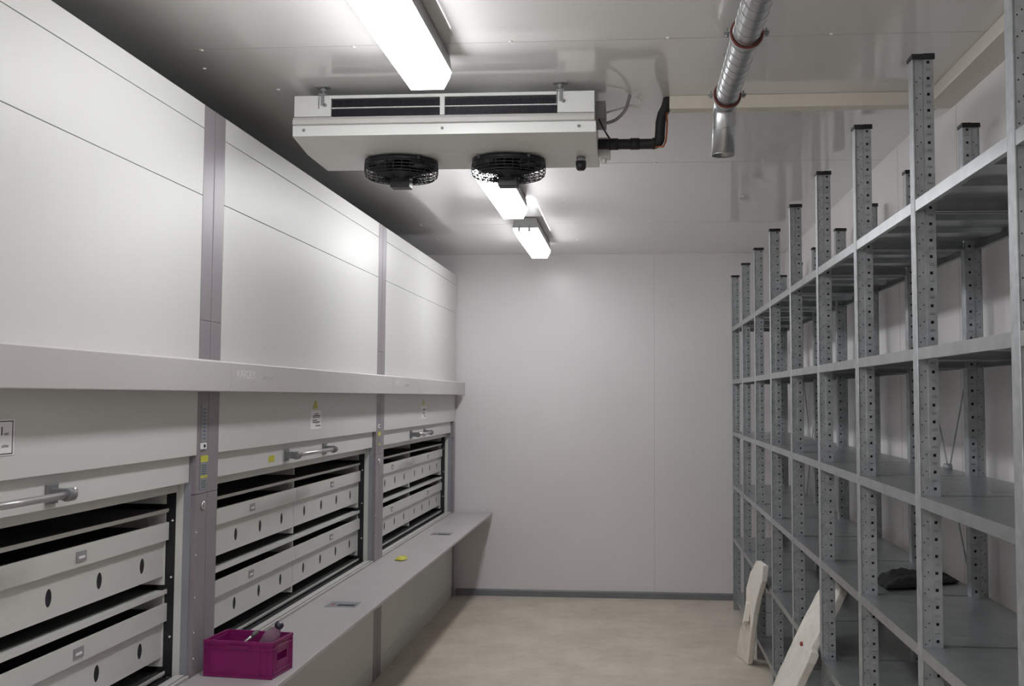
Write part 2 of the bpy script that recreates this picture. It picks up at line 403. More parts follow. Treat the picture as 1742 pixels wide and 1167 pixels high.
for r, y0, y1 in ((r2, 5.245, 5.43), (r3, 8.02, 8.22)):
    n = plate(r, 'notice', y0, y1, -.172, -.076, WHITE)
    f = MB(); zz = -.092
    for j, (a, b_, th) in enumerate(((.35, .72, .004), (.2, .88, .005), (.2, .85, .003), (.18, .6, .005), (.18, .85, .005), (.4, .75, .002), (.45, .93, .005))):
        f.box(.0017, .0021, local(r, y0+(y1-y0)*a), local(r, y0+(y1-y0)*b_), Z(zz-th), Z(zz)); zz -= .0095 if j != 2 else .013
    f.build('notice_print', INK, n)
    yc_ = (y0+y1)/2-.01
    tr = MB(); tr.prism([(local(r, yc_-.045), Z(-.066)), (local(r, yc_+.045), Z(-.066)), (local(r, yc_+.012), Z(-.026)), (local(r, yc_-.012), Z(-.026))], 0, .0005, .0015)
    tr.build('warning_sticker', YELLOW, r)
# controls and stickers on the left-hand posts of machines two and three (and right post of one)
for r, y0 in ((r1, 3.893), (r2, 6.655)):
    rr = r
    p = plate(rr, 'control_strip', y0+.005, y0+.055, -.178, -.035, LGREY)
    f = MB()
    for j in range(9): f.box(.0017, .0022, local(rr, y0+.018), local(rr, y0+.042), Z(-.05-.014*j-.006), Z(-.05-.014*j))
    f.build('control_print', BLUE, p)
    q = plate(rr, 'key_switch', y0, y0+.045, -.205, -.182, WHITE, t=.006)
    MB().tube([(.006, local(rr, y0+.022), Z(-.193)), (.010, local(rr, y0+.022), Z(-.193))], .006, 12).build('keyhole', INK, q)
    p = plate(rr, 'instruction_label', y0+.003, y0+.070, -.360, -.255, STICK)
    f = MB(); f.box(.0017, .0022, local(rr, y0+.003), local(rr, y0+.072), Z(-.255), Z(-.230)); f.box(.0017, .0022, local(rr, y0+.003), local(rr, y0+.070), Z(-.315), Z(-.306))
    f.build('yellow_warning', YELLOW, p)
    f = MB()
    for j in range(5): f.box(.0017, .0021, local(rr, y0+.014), local(rr, y0+.056), Z(-.266-.008*j-.002), Z(-.266-.008*j))
    for j in range(4): f.box(.0017, .0021, local(rr, y0+.014), local(rr, y0+.056), Z(-.325-.008*j-.002), Z(-.325-.008*j))
    f.build('label_print', INK, p)
    q = MB(); q.tube([(0, local(rr, y0+.035), Z(-.420)), (.006, local(rr, y0+.035), Z(-.420)), (.008, local(rr, y0+.035), Z(-.420))], [.017, .017, .010], 16)
    q.build('power_socket', ALU, rr)
ys = plate(find(r2, 'sliding_door')[0].parent, 'door_sticker', 4.70, 4.775, -.305, -.275, YELLOW, x=-.0195)
# ------------------------------------------------------------------ worktop
wt = empty('worktop', (XM, 0, 0), ROT)
BX = .353
m_ = MB(); m_.prism([(.002, Z(ZB)-.02), (BX-.004, Z(ZB)-.02), (BX, Z(ZB)-.016), (BX, Z(ZB)-.003), (BX-.003, Z(ZB)), (.002, Z(ZB))], 1, 1.3, 9.55)
m_.build('top', MBENCH, wt)
for y in (1.34, 3.965, 6.72, 9.50):
    b_ = MB(); b_.prism([(.002, Z(ZB)-.021), (.26, Z(ZB)-.021), (.26, Z(ZB)-.04), (.03, Z(ZB)-.16), (.002, Z(ZB)-.16)], 1, y-.004, y+.004); b_.build('bracket', DGREY, wt)
def bench_sticker(x0, x1, y0, y1, dot=True):
    q = MB(); q.box(x0-XM, x1-XM, y0, y1, Z(ZB)+.0002, Z(ZB)+.001); q.mi = 1
    q.box(x0-XM+.055, x1-XM-.012, y0+.03, y0+.07, Z(ZB)+.001, Z(ZB)+.0014); q.mi = 2
    q.box(x0-XM+.022, x0-XM+.038, y0+.04, y0+.075, Z(ZB)+.001, Z(ZB)+.0014)
    q.build('sticker', [STICK, INK, REDP], wt)
bench_sticker(-1.545, -1.390, 5.19, 5.33); bench_sticker(-1.555, -1.40, 7.93, 8.07)
tag(wt, 'long narrow grey worktop running along the fronts of the storage machines', 'worktop')
# ------------------------------------------------------------------ shelving rack (right)
XF, XB = .8601, 1.325; Y0, S = 2.4681, .8414; ZT = Z(1.0565)
PWY, PWX = .055, .060
rack = empty('shelving_rack', ((XF+XB)/2, (Y0+Y0+8*S)/2, 0)); RO = rack.location.copy()
tag(rack, 'long galvanised steel shelving rack with perforated posts along the right wall', 'shelving')
def post_mesh():
    """front post: aisle face at x=0 going to +x, camera face at y=-PWY; base at origin (far aisle corner)"""
    m_ = MB(); H = ZT-.012
    t = .0022
    m_.box(0, t, -PWY, 0, 0, H)                                   # aisle face
    m_.tube([(.0015, -PWY+.0015, 0), (.0015, -PWY+.0015, H)], .0028, 8)   # rounded fold
    m_.box(t, .029, -PWY+.002, -PWY+.004, 0, H)                    # recessed part of the camera side
    m_.box(t, .029, -.004, -.002, 0, H)
    m_.box(PWX-t, PWX, -PWY+.004, -.004, 0, H)
    m_.box(.028, PWX, -.002, 0, 0, H)
    m_.tube([(.0295, -PWY, 0), (.0295, -PWY, H)], .0018, 6)
    # perforated strip, real square holes
    yy = -PWY-.002; x0, x1 = .030, PWX; hc = .0445; hs = .0045; P_ = .05
    n = int(H/P_); z = 0
    m_.box(x0, hc-hs, yy, yy+.002, 0, H); m_.box(hc+hs, x1, yy, yy+.002, 0, H)
    zprev = 0
    for i in range(n+1):
        zc_ = .03+i*P_
        if zc_+hs > H: break
        m_.box(hc-hs, hc+hs, yy, yy+.002, zprev, zc_-hs); zprev = zc_+hs
        # pressed dimple below each hole
        zd = zc_+.025
        if zd < H-.01:
            m_.add([(hc-.008, yy, zd-.003), (hc+.008, yy, zd-.003), (hc+.006, yy-.003, zd+.001), (hc-.006, yy-.003, zd+.001), (hc-.008, yy, zd+.005), (hc+.008, yy, zd+.005)], [(0, 1, 2, 3), (3, 2, 5, 4)])
    m_.box(hc-hs, hc+hs, yy, yy+.002, zprev, H)
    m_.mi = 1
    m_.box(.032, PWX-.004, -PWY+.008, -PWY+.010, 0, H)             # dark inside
    for i in range(n):
        zc_ = .02+i*P_
        for xx, dz in ((.010, 0), (.021, .012)): m_.box(xx-.0018, xx+.0018, -PWY+.0015, -PWY+.0022, zc_+dz-.0018, zc_+dz+.0018)
    m_.mi = 0
    m_.box(-.002, PWX+.002, -PWY-.003, .002, 0, .004)
    return m_
def cap_mesh():
    m_ = MB(); z = ZT-.0125
    m_.box(-.004, .030, -PWY-.004, .004, z, z+.012); m_.box(.030, PWX+.004, -PWY-.006, .004, z-.001, z+.0125); m_.box(-.004, PWX+.004, -PWY-.006, -PWY-.004, z-.006, z+.004)
    return m_
NP = range(-1, 9)
pf = post_mesh().build('post', [ZINC, HOLE]); cf = cap_mesh().build('post_cap', BLACKP, pf)
mb = post_mesh(); 
for v in mb.v: v.x = -v.x
pb = mb.build('post', [ZINC, HOLE]); mb = cap_mesh()
for v in mb.v: v.x = -v.x
cb = mb.build('post_cap', BLACKP, pb)
firstp = True
for i in NP:
    for src, cap, x in ((pf, cf, XF), (pb, cb, XB)):
        y = Y0+i*S
        if firstp or i == -1: p_, c_ = src, cap
        else:
            p_ = src.copy(); COL.objects.link(p_); c_ = cap.copy(); COL.objects.link(c_); c_.parent = p_
        p_.parent = rack; p_.location = (x-RO.x, y-RO.y, 0)
    firstp = False
LV = [Z(z) for z in (.603, .151, -.293, -.7405, -1.188, -1.655)]
def shelf_mesh():
    m_ = MB(); x0, x1 = 0, XB-XF; t = .0015; T = .034
    a, b_ = .0005, S-PWY-.0005        # between the posts (in y)
    A, B_ = -PWY/2+.001, S-PWY/2-PWY/2-.0  # full length under/over the post gap
    A, B_ = -.0275+.010, S-.0275-.010
    ix0, ix1 = PWX+.004, x1-PWX-.004
    m_.box(ix0, ix1, A, B_, -t, 0); m_.box(x0+.001, ix0, a, b_, -t, 0); m_.box(ix1, x1-.001, a, b_, -t, 0)
    for xx0, xx1 in ((x0, x0+.002), (x1-.002, x1)):
        m_.box(xx0, xx1, a, b_, -T, .0008)
    m_.box(x0+.002, x0+.016, a, b_, -T, -T+t); m_.box(x1-.016, x1-.002, a, b_, -T, -T+t)
    for yy in (A, B_-.002): m_.box(ix0, ix1, yy, yy+.002, -T, -t)
    for yy in (A+.002, B_-.016): m_.box(ix0, ix1, yy, yy+.014, -T, -T+t)
    for yy in (S*.30, S*.62):
        m_.prism([(yy-.05, -t), (yy-.04, -.018), (yy+.04, -.018), (yy+.05, -t)], 0, .03, x1-.03)
    # small raised clip slots in the top sheet
    for (xx, yy) in ((.16, .12), (.30, .12), (.16, .66), (.30, .66)):
        m_.box(xx-.035, xx+.035, yy-.0015, yy+.0015, 0, .0006)
    return m_
sh = shelf_mesh().build('shelf', ZSHELF)
k_ = 0
for i in range(-1, 8):
    for z in LV:
        o = sh if k_ == 0 else sh.copy()
        if k_: COL.objects.link(o)
        k_ += 1
        o.parent = rack; o.location = (XF-RO.x, Y0+i*S-RO.y, z)
def brace(yc, zc_, y0, y1):
    for sg in (1, -1):
        m_ = MB(RO); ra = (y0-yc)*1.58*sg; rb = (y1-yc)*1.58*sg
        m_.tube([(XB-.012-.004*sg, y0, Z(zc_)+ra), (XB-.012-.004*sg, y1, Z(zc_)+rb)], .0035, 8)
        m_.build('cross_brace', ZINC, rack)
    m_ = MB(RO); m_.tube([(XB-.03, yc, Z(zc_)), (XB-.002, yc, Z(zc_))], .016, 12); m_.build('brace_plate', ZINC, rack)
brace(4.52, -.285, 4.20, 4.93); brace(7.90, -.33, 7.55, 8.30)
# ------------------------------------------------------------------ items at the rack
def slab(name, front, off, label, cat, grp=None, jag=0):
    """front = outline (world, z rel. eye) of the face; off = thickness vector"""
    m_ = MB(); n = len(front); F_ = [Vector(p) for p in front]
    # refine outline so the broken edges look torn
    G = []
    for i in range(n):
        a, b_ = F_[i], F_[(i+1) % n]; L_ = (b_-a).length; s_ = max(1, int(L_/.035))
        for j in range(s_):
            p = a.lerp(b_, j/s_)
            if j: p = p+Vector((0, random.uniform(-1, 1), random.uniform(-1, 1)))*jag
            G.append(p)
    N = len(G); o_ = Vector(off)
    for p in G: p.z = max(p.z+EYE, .001)
    B_ = [p+o_ for p in G]
    for p in B_: p.z = max(p.z, .001)
    cen = G[0].copy(); 
    bm = bmesh.new()
    vf = [bm.verts.new(p) for p in G]; vb = [bm.verts.new(p) for p in B_]
    f1 = bm.faces.new(vf); f2 = bm.faces.new(list(reversed(vb)))
    for i in range(N): bm.faces.new((vf[i], vb[i], vb[(i+1) % N], vf[(i+1) % N]))
    bmesh.ops.triangulate(bm, faces=[f1, f2]); bmesh.ops.recalc_face_normals(bm, faces=bm.faces[:])
    me = bpy.data.meshes.new(name); bm.to_mesh(me); bm.free(); me.materials.append(FOAM)
    o = bpy.data.objects.new(name, me); COL.objects.link(o)
    bv = o.modifiers.new('bevel', 'BEVEL'); bv.width = .004; bv.segments = 1; bv.limit_method = 'ANGLE'; bv.angle_limit = .8
    tag(o, label, cat, grp); return o
slab('foam_board', [(.819, 7.130, -1.077), (.823, 6.787, -1.056), (.812, 6.78, -1.151), (.802, 6.95, -1.283), (.795, 7.08, -1.41), (.785, 7.17, -1.56), (.780, 7.26, -1.72), (.775, 7.30, -1.8), (.725, 7.56, -1.8), (.727, 7.47, -1.68), (.737, 7.40, -1.575), (.749, 7.257, -1.501), (.767, 7.299, -1.393), (.781, 7.409, -1.307), (.802, 7.324, -1.18)],
     (.034, .004, 0), 'shorter white polystyrene board leaning upright on the rack, farther back', 'foam board', None, .003)
fb = slab('foam_board', [(.611, 5.72, -1.8), (.711, 5.533, -1.466), (.754, 5.444, -1.322), (.797, 5.361, -1.181), (.871, 5.442, -1.076), (.947, 5.524, -.975), (1.002, 5.373, -.90), (.993, 5.183, -.912), (.933, 5.10, -.993), (.866, 5.05, -1.085), (.818, 5.003, -1.15), (.812, 4.93, -1.150), (.793, 4.929, -1.194), (.754, 5.002, -1.322), (.611, 5.36, -1.8)],
     (.034, .0, -.012), 'longer cracked white polystyrene board with a red dot, slanting into the rack', 'foam board', None, .003)
m_ = MB(); m_.tube([(.800, 5.13, Z(-1.16)), (.792, 5.128, Z(-1.16))], [.012, .010], 8)
dot = m_.build('red_mark', REDP, fb)
# black cloth on the fourth shelf
nx, ny = 34, 16; vs = []; rnd = random.Random(3)
from mathutils import noise as mn
for j in range(ny+1):
    for i in range(nx+1):
        u = i/nx; v = j/ny
        x = .975+.335*u; y = 4.27+.20*u+(.34-.22*abs(u-.45))*(v-.35)*.95
        edge = min(u, 1-u, v, 1-v)
        h = (.006+.036*min(1, edge*5))*(.75+.6*mn.noise(Vector((u*3, v*2, 1.3))))+.010*mn.noise(Vector((u*11, v*8, 4)))*min(1, edge*8)
        h *= 1.2-.75*u
        x += .012*mn.noise(Vector((u*6, v*6, 9))); y += .02*mn.noise(Vector((u*7, v*5, 2)))
        vs.append((min(x, 1.31), y, Z(-.7405)+.002+max(h, .004)))
fs = [(j*(nx+1)+i, j*(nx+1)+i+1, (j+1)*(nx+1)+i+1, (j+1)*(nx+1)+i) for j in range(ny) for i in range(nx)]
m_ = MB(); m_.add(vs, fs, True); cl = m_.build('black_cloth', CLOTHM)
so = cl.modifiers.new('thick', 'SOLIDIFY'); so.thickness = .003; so.offset = 1
tag(cl, 'crumpled black cloth lying on a shelf of the rack', 'cloth')
# ------------------------------------------------------------------ ceiling cooling unit
cu = empty('cooling_unit', (-.79, 4.55, zc)); CO = Vector((-.79, 4.55, zc))
tag(cu, 'white ceiling-hung cooling unit with two black fans underneath', 'cooling unit')
XA, XZ = -1.427, -.155; YF = 4.30; YK = 4.80
def cb_(): return MB(CO)
m_ = cb_()
m_.box(XA, XZ, YK-.012, YK, Z(1.062), Z(1.267)); m_.box(XA, XZ, YF, YK, Z(1.262), Z(1.268))
m_.box(XA, XA+.008, YF, YK, Z(1.13), Z(1.267)); m_.box(XZ-.008, XZ, YF, YK, Z(1.13), Z(1.267))
m_.build('housing', COOLW, cu, bevel=.001)
for (x0, x1) in ((XA, -1.269), (-.309, XZ)):
    m_ = cb_(); m_.box(x0, x1, YF-.012, YF, Z(1.178), Z(1.268)); m_.build('end_panel', COOLW, cu, bevel=.0015)
m_ = cb_(); m_.box(-1.269, -.309, YF-.010, YF, Z(1.255), Z(1.268)); m_.box(-.803, -.783, YF-.010, YF, Z(1.178), Z(1.255)); m_.build('frame_bar', COOLW, cu)
for (x0, x1) in ((-1.268, -.804), (-.782, -.310)):
    m_ = cb_(); x = x0
    m_.box(x0, x1, YF+.045, YF+.05, Z(1.178), Z(1.255))
    while x < x1-.003: m_.box(x, x+.0012, YF+.006, YF+.045, Z(1.180), Z(1.2135)); m_.box(x, x+.0012, YF+.006, YF+.045, Z(1.2205), Z(1.254)); x += .006
    m_.mi = 1; m_.box(x0, x1, YF-.002, YF+.010, Z(1.2145), Z(1.2185))
    m_.build('coil', [FINS, COOLW], cu)
# drip tray: rounded ledge, flange, sloping and flat bottom
m_ = cb_()
m_.prism([(YF, 1.176+EYE), (YF-.018, 1.174+EYE), (YF-.030, 1.160+EYE), (YF-.032, 1.142+EYE), (YF-.020, 1.139+EYE), (YF, 1.139+EYE)], 0, XA, XZ)
m_.build('ledge', LEDGE, cu)
m_ = cb_()
m_.prism([(YF, Z(1.138)), (YF-.020, Z(1.138)), (YF-.020, Z(1.093)), (YF+.19, Z(1.062)), (YF+.50, Z(1.058)), (YF+.50, Z(1.066)), (YF+.19, Z(1.07)), (YF-.008, Z(1.10)), (YF-.008, Z(1.13)), (YF, Z(1.13))], 0, XA-.002, XZ+.006)
for x in (XA-.002, XZ+.003): m_.prism([(YF, Z(1.135)), (YF-.018, Z(1.135)), (YF-.018, Z(1.095)), (YF+.19, Z(1.063)), (YF+.49, Z(1.06)), (YF+.49, Z(1.135))], 0, x, x+.003)
m_.build('drip_tray', COOLW, cu)
q = cb_()
for x in (-1.38, -.79, -.22): q.tube([(x, YF-.020, Z(1.118)), (x, YF-.024, Z(1.118))], .006, 10)
q.build('tray_screw', LGREY, cu)
for x in (-1.305, -.297):
    q = cb_(); q.box(x-.016, x+.016, YF-.02, YF+.03, Z(1.268), Z(1.274)); q.box(x-.016, x-.013, YF-.016, YF-.013, Z(1.21), Z(1.272)); q.tube([(x, YF-.005, Z(1.272)), (x, YF-.005, zc)], .005, 10); q.tube([(x, YF-.005, Z(1.288)), (x, YF-.005, Z(1.298))], .013, 6)
    q.box(x-.03, x+.03, YF-.02, YF+.02, zc-.005, zc-.0005); q.box(x-.004, x+.008, YF-.018, YF-.012, Z(1.225), Z(1.272)); q.tube([(x+.012, YF-.012, Z(1.226)), (x+.012, YF-.019, Z(1.226))], .007, 8)
    q.build('hanging_bracket', LGREY, cu)
def fan(xc, yc):
    # fan ring top at the tray bottom
    zt = Z(1.058); R_ = .152; N = 40
    g = cb_()
    def ring(r, z, th=.0022): g.tube([(xc+r*math.cos(2*math.pi*k/N), yc+r*math.sin(2*math.pi*k/N), z) for k in range(N)], th, 6, closed=True)
    for r, z in ((R_+.012, zt-.010), (R_+.013, zt-.024), (R_+.013, zt-.038), (R_+.013, zt-.052), (R_+.010, zt-.066), (R_-.002, zt-.076)): ring(r, z)
    for r in (.125, .110, .095, .080, .065): ring(r, zt-.076-.0)
    for k in range(28):
        a = 2*math.pi*k/28; ca, sa = math.cos(a), math.sin(a)
        g.tube([(xc+r*ca, yc+r*sa, z) for r, z in ((R_+.011, zt-.004), (R_+.013, zt-.034), (R_+.012, zt-.058), (R_-.002, zt-.076), (.05, zt-.080))], .0017, 5)
    g.build('fan_guard', BLACKP, cu)
    g = cb_(); pr = [(R_+.002, zt-.001), (R_+.012, zt-.001), (R_+.012, zt-.022), (R_+.002, zt-.022)]
    vs = []; 
    for k in range(N):
        a = 2*math.pi*k/N
        for r, z in pr: vs.append((xc+r*math.cos(a), yc+r*math.sin(a), z))
    fs = [(k*4+j, k*4+(j+1) % 4, ((k+1) % N)*4+(j+1) % 4, ((k+1) % N)*4+j) for k in range(N) for j in range(4)]
    g.add(vs, fs, True); g.build('fan_ring', BLACKP, cu)
    g = cb_()
    g.tube([(xc, yc, zt-.002), (xc, yc, zt-.004)], R_-.004, 32, smooth=False)
    for k in range(5):
        a = 2*math.pi*k/5+.3; vs = []
        for j in range(6):
            r = .03+(R_-.042)*j/5; da = .38*(1-j/12); sk = .12*j/5
            for sg, dz in ((-1, -.045), (1, -.018)):
                vs.append((xc+r*math.cos(a+sk+sg*da), yc+r*math.sin(a+sk+sg*da), zt+dz))
        g.add(vs, [(2*j, 2*j+1, 2*j+3, 2*j+2) for j in range(5)], True)
    g.tube([(xc, yc, zt-.01), (xc, yc, zt-.06)], .045, 20)
    g.build('fan_blades', BLACKP, cu)
    g = cb_(); g.tube([(xc, yc, zt-.06), (xc, yc, zt-.088), (xc, yc, zt-.094)], [.046, .046, .040], 20)
    g.box(xc-.044, xc+.044, yc-.035, yc+.035, zt-.121, zt-.078)
    g.build('fan_motor', BLACKP, cu, bevel=.003)
    g = cb_()
    for a in (.9, 2.25, 3.9, 5.4):
        x, y = xc+(R_+.012)*math.cos(a), yc+(R_+.012)*math.sin(a)
        g.box(x-.006, x+.006, y-.006, y+.006, zt-.014, zt); g.tube([(x, y, zt-.012), (x, y, zt-.018)], .007, 8)
    g.build('fan_fixing', BLACKP, cu)
fan(-1.040, 4.635); fan(-.552, 4.635)
q = cb_(); q.tube([(-.226, 4.6, Z(1.058)), (-.226, 4.6, Z(1.040))], .020, 16); q.build('drain_socket', LGREY, cu)
q = cb_(); q.tube([(-.226, 4.6, Z(1.041)), (-.226, 4.6, Z(1.012)), (-.226, 4.6, Z(1.002))], [.024, .023, .016], 16); q.build('drain_cap', BLACKP, cu)
q = cb_(); q.box(XZ, XZ+.042, 4.42, 4.62, Z(1.185), Z(1.262)); q.build('junction_box', LGREY, cu, bevel=.003)
q = cb_(); q.box(XZ+.007, XZ+.060, 4.590, 4.65, Z(1.055), Z(1.145)); q.tube([(XZ+.03, 4.62, Z(1.075)), (XZ+.03, 4.62, Z(1.035))], .013, 10); q.build('pipe_flange', COOLW, cu, bevel=.002)
# cables between unit and ceiling
def cable(pts, r, m, label, nm='cable'):
    # catmull-rom
    P_ = [Vector(p) for p in pts]; out = []
    for i in range(len(P_)-1):
        p0, p1, p2, p3 = P_[max(i-1, 0)], P_[i], P_[i+1], P_[min(i+2, len(P_)-1)]
        for k in range(6):
            t = k/6; out.append(.5*((2*p1)+(-p0+p2)*t+(2*p0-5*p1+4*p2-p3)*t*t+(-p0+3*p1-3*p2+p3)*t**3))
    out.append(P_[-1]); m2 = MB(); m2.tube([tuple(p) for p in out], r, 8); o = m2.build(nm, m)
    return tag(o, label, 'cable')
cable([(XZ+.043, 4.5, Z(1.185)), (-.07, 4.5, Z(1.20)), (-.03, 4.5, Z(1.24)), (-.015, 4.5, Z(1.285)), (-.01, 4.5, zc-.001)], .007, LGREY, 'grey cable looping from the cooling unit up to the ceiling')
cable([(XZ+.043, 4.55, Z(1.245)), (-.05, 4.55, Z(1.262)), (.0, 4.55, Z(1.275)), (.03, 4.55, Z(1.268)), (.04, 4.55, Z(1.285)), (.02, 4.55, zc-.001)], .005, COOLW, 'thin white cable curling just below the ceiling beside the cooling unit')
cable([(XZ+.014, 4.41, Z(1.18)), (XZ+.03, 4.43, Z(1.15)), (XZ+.045, 4.51, Z(1.14)), (XZ+.058, 4.515, Z(1.12)), (XZ+.060, 4.52, Z(1.109))], .004, BLACKP, 'thin black cable curving down beside the cooling unit onto the pipe')
# insulated pipe
ip = empty('insulated_pipe', (.14, 4.56, zc)); IO = Vector((.14, 4.56, zc))
tag(ip, 'black insulated pipe running right from the cooling unit, then bending up', 'pipe')
pts = [(-.148, 4.56, 1.108), (-.10, 4.56, 1.107), (.02, 4.56, 1.106), (.095, 4.56, 1.106)]
for k in range(1, 8):
    a = k/8*math.pi/2; pts.append((.095+.026*math.sin(a), 4.56, 1.106+.026*(1-math.cos(a))))
pts += [(.122, 4.56, 1.16), (.124, 4.56, 1.20), (.132, 4.56, 1.235), (.146, 4.56, 1.262), (.155, 4.56, 1.29), (.158, 4.56, 1.3075)]
m_ = MB(IO); m_.tube([(a, b_, Z(c_)) for a, b_, c_ in pts], .0225, 14)
m_.build('insulation', RUBBER, ip)
for a, b_ in ((-.10, -.06), (-.008, .032), (.088, .1)):
    q = MB(IO); q.tube([(a, 4.56, Z(1.107)), (b_, 4.56, Z(1.107))], .0255, 14); q.build('sleeve', RUBBER, ip)
m_ = MB(IO); m_.tube([(x, y, Z(z)) for x, y, z in ((.10, 4.54, 1.088), (.135, 4.532, 1.086), (.146, 4.535, 1.11), (.150, 4.535, 1.15), (.152, 4.54, 1.20), (.150, 4.545, 1.235), (.157, 4.56, 1.265))], .004, 8)
m_.build('copper_line', COPPER, ip)
# ------------------------------------------------------------------ spiral duct
XD, ZD, RD = .361, 1.15, .0435
sd = empty('spiral_duct', (XD, 3.0, zc)); SO = Vector((XD, 3.0, zc))
tag(sd, 'shiny galvanised spiral duct under the ceiling, its end bent downwards', 'duct')
m_ = MB(SO); m_.tube([(XD, y, Z(ZD)) for y in (-.5, 1, 2, 3, 4.03)], RD, 32, caps=False); m_.build('duct_tube', DUCT, sd)
m_ = MB(SO); hp = []; 
y = .5; n_ = 0
while y < 4.0:
    a = (y-.5)/.072*2*math.pi; hp.append((XD+(RD+.0005)*math.cos(a), y, Z(ZD)+(RD+.0005)*math.sin(a))); y += .072/20
m_.tube(hp, .0016, 5); m_.build('spiral_seam', DUCT, sd)
# elbow (one mitred bend) and outlet
m_ = MB(SO); R_ = RD+.001; N = 32
def ringpts(c_, ax1, ax2, r=R_): return [Vector(c_)+Vector(ax1)*r*math.cos(2*math.pi*k/N)+Vector(ax2)*r*math.sin(2*math.pi*k/N) for k in range(N)]
rings = []
steps = [0, .25, .5, .75, 1]
xe = XD; cen = Vector((xe, 4.055, Z(ZD)-.05))
rings.append(ringpts((xe, 4.02, Z(ZD)), (1, 0, 0), (0, 0, 1), R_))
for t in steps:
    a = t*math.pi/2; c_ = cen+Vector((0, .05*math.sin(a), .05*math.cos(a))); u = Vector((0, math.sin(a), math.cos(a)))
    rings.append(ringpts(c_, (1, 0, 0), u))
rings.append(ringpts((xe-.006, 4.105, Z(.945)), (1, 0, 0), (0, 1, 0)))
vs = [p for r in rings for p in r]; fs = [(i*N+k, i*N+(k+1) % N, (i+1)*N+(k+1) % N, (i+1)*N+k) for i in range(len(rings)-1) for k in range(N)]
m_.add(vs, fs, True); el = m_.build('elbow', DUCT, sd); so = el.modifiers.new('s', 'SOLIDIFY'); so.thickness = .0012
m_ = MB(SO)
for zz, yy in ((Z(1.045), 4.105),): m_.tube([Vector((xe-.003, yy, zz))+Vector((math.cos(2*math.pi*k/N)*(R_+.0005), math.sin(2*math.pi*k/N)*(R_+.0005), .012*math.cos(2*math.pi*k/N))) for k in range(N)], .0015, 5, closed=True)
m_.tube([Vector((xe-.006, 4.105, Z(.947)))+Vector((math.cos(2*math.pi*k/N)*R_, math.sin(2*math.pi*k/N)*R_, 0)) for k in range(N)], .0022, 5, closed=True)
m_.tube([Vector((XD, 4.035, Z(ZD)))+Vector((math.cos(2*math.pi*k/N)*(R_+.001), 0, math.sin(2*math.pi*k/N)*(R_+.001))) for k in range(N)], .002, 5, closed=True)
m_.build('outlet_bead', DUCT, sd)
for yc_ in (1.8, 3.30, 3.985):
    e = MB(SO)
    vs = []
    for k in range(40):
        a = 2*math.pi*k/40
        for r, dy in ((RD+.002, -.010), (RD+.009, -.010), (RD+.009, .010), (RD+.002, .010)): vs.append((XD+r*math.cos(a), yc_+dy, Z(ZD)+r*math.sin(a)))
    e.add(vs, [(k*4+j, k*4+(j+1) % 4, ((k+1) % 40)*4+(j+1) % 4, ((k+1) % 40)*4+j) for k in range(40) for j in range(4)], True)
    cl_ = e.build('clamp_liner', REDR, sd)
    e = MB(SO); vs = []
    for k in range(40):
        a = 2*math.pi*k/40
        for r, dy in ((RD+.009, -.007), (RD+.011, -.007), (RD+.011, .007), (RD+.009, .007)): vs.append((XD+r*math.cos(a), yc_+dy, Z(ZD)+r*math.sin(a)))
    e.add(vs, [(k*4+j, k*4+(j+1) % 4, ((k+1) % 40)*4+(j+1) % 4, ((k+1) % 40)*4+j) for k in range(40) for j in range(4)], True)
    for sg in (-1, 1):
        x = XD+sg*(RD+.018); e.box(x-.009, x+.009, yc_-.008, yc_+.008, Z(ZD)-.003, Z(ZD)-.001); e.box(x-.009, x+.009, yc_-.008, yc_+.008, Z(ZD)+.003, Z(ZD)+.005)
        e.tube([(x, yc_, Z(ZD)-.010), (x, yc_, Z(ZD)+.016)], .0032, 8); e.tube([(x, yc_, Z(ZD)-.010), (x, yc_, Z(ZD)-.004)], .006, 6)
    e.tube([(XD, yc_, Z(ZD)+RD+.010), (XD, yc_, zc-.0005)], .004, 8); e.tube([(XD, yc_, zc-.006), (XD, yc_, zc-.0005)], .014, 10)
    e.build('pipe_clamp', ZINC, sd)
# ------------------------------------------------------------------ crate and its contents
CR = empty('plastic_crate', (-1.452, 3.955, Z(ZB)), -.11)
tag(CR, 'small magenta plastic crate standing on the worktop by the post', 'crate')
w_, d_, h_ = .276, .185, .135; t = .004
m_ = MB(); hw, hd = w_/2, d_/2
m_.box(-hw+.006, hw-.006, -hd+.006, hd-.006, 0, t)
m_.box(-hw+.004, hw-.004, -hd+.004, -hd+.004+t, 0, h_-.012); m_.box(-hw+.004, hw-.004, hd-.004-t, hd-.004, 0, h_-.012)
for sg in (-1, 1):   # end walls with hand hole
    x = sg*(hw-.006)
    m_.box(x-.002, x+.002, -hd+.006, hd-.006, 0, .055); m_.box(x-.002, x+.002, -hd+.006, -.045, .055, .085); m_.box(x-.002, x+.002, .045, hd-.006, .055, .085); m_.box(x-.002, x+.002, -hd+.006, hd-.006, .085, h_-.012)
    xo = sg*(hw-.002)
    m_.box(x, xo, -.048, .048, .085, .10); m_.box(x, xo, -.05, -.044, .02, .10); m_.box(x, xo, .044, .05, .02, .10)
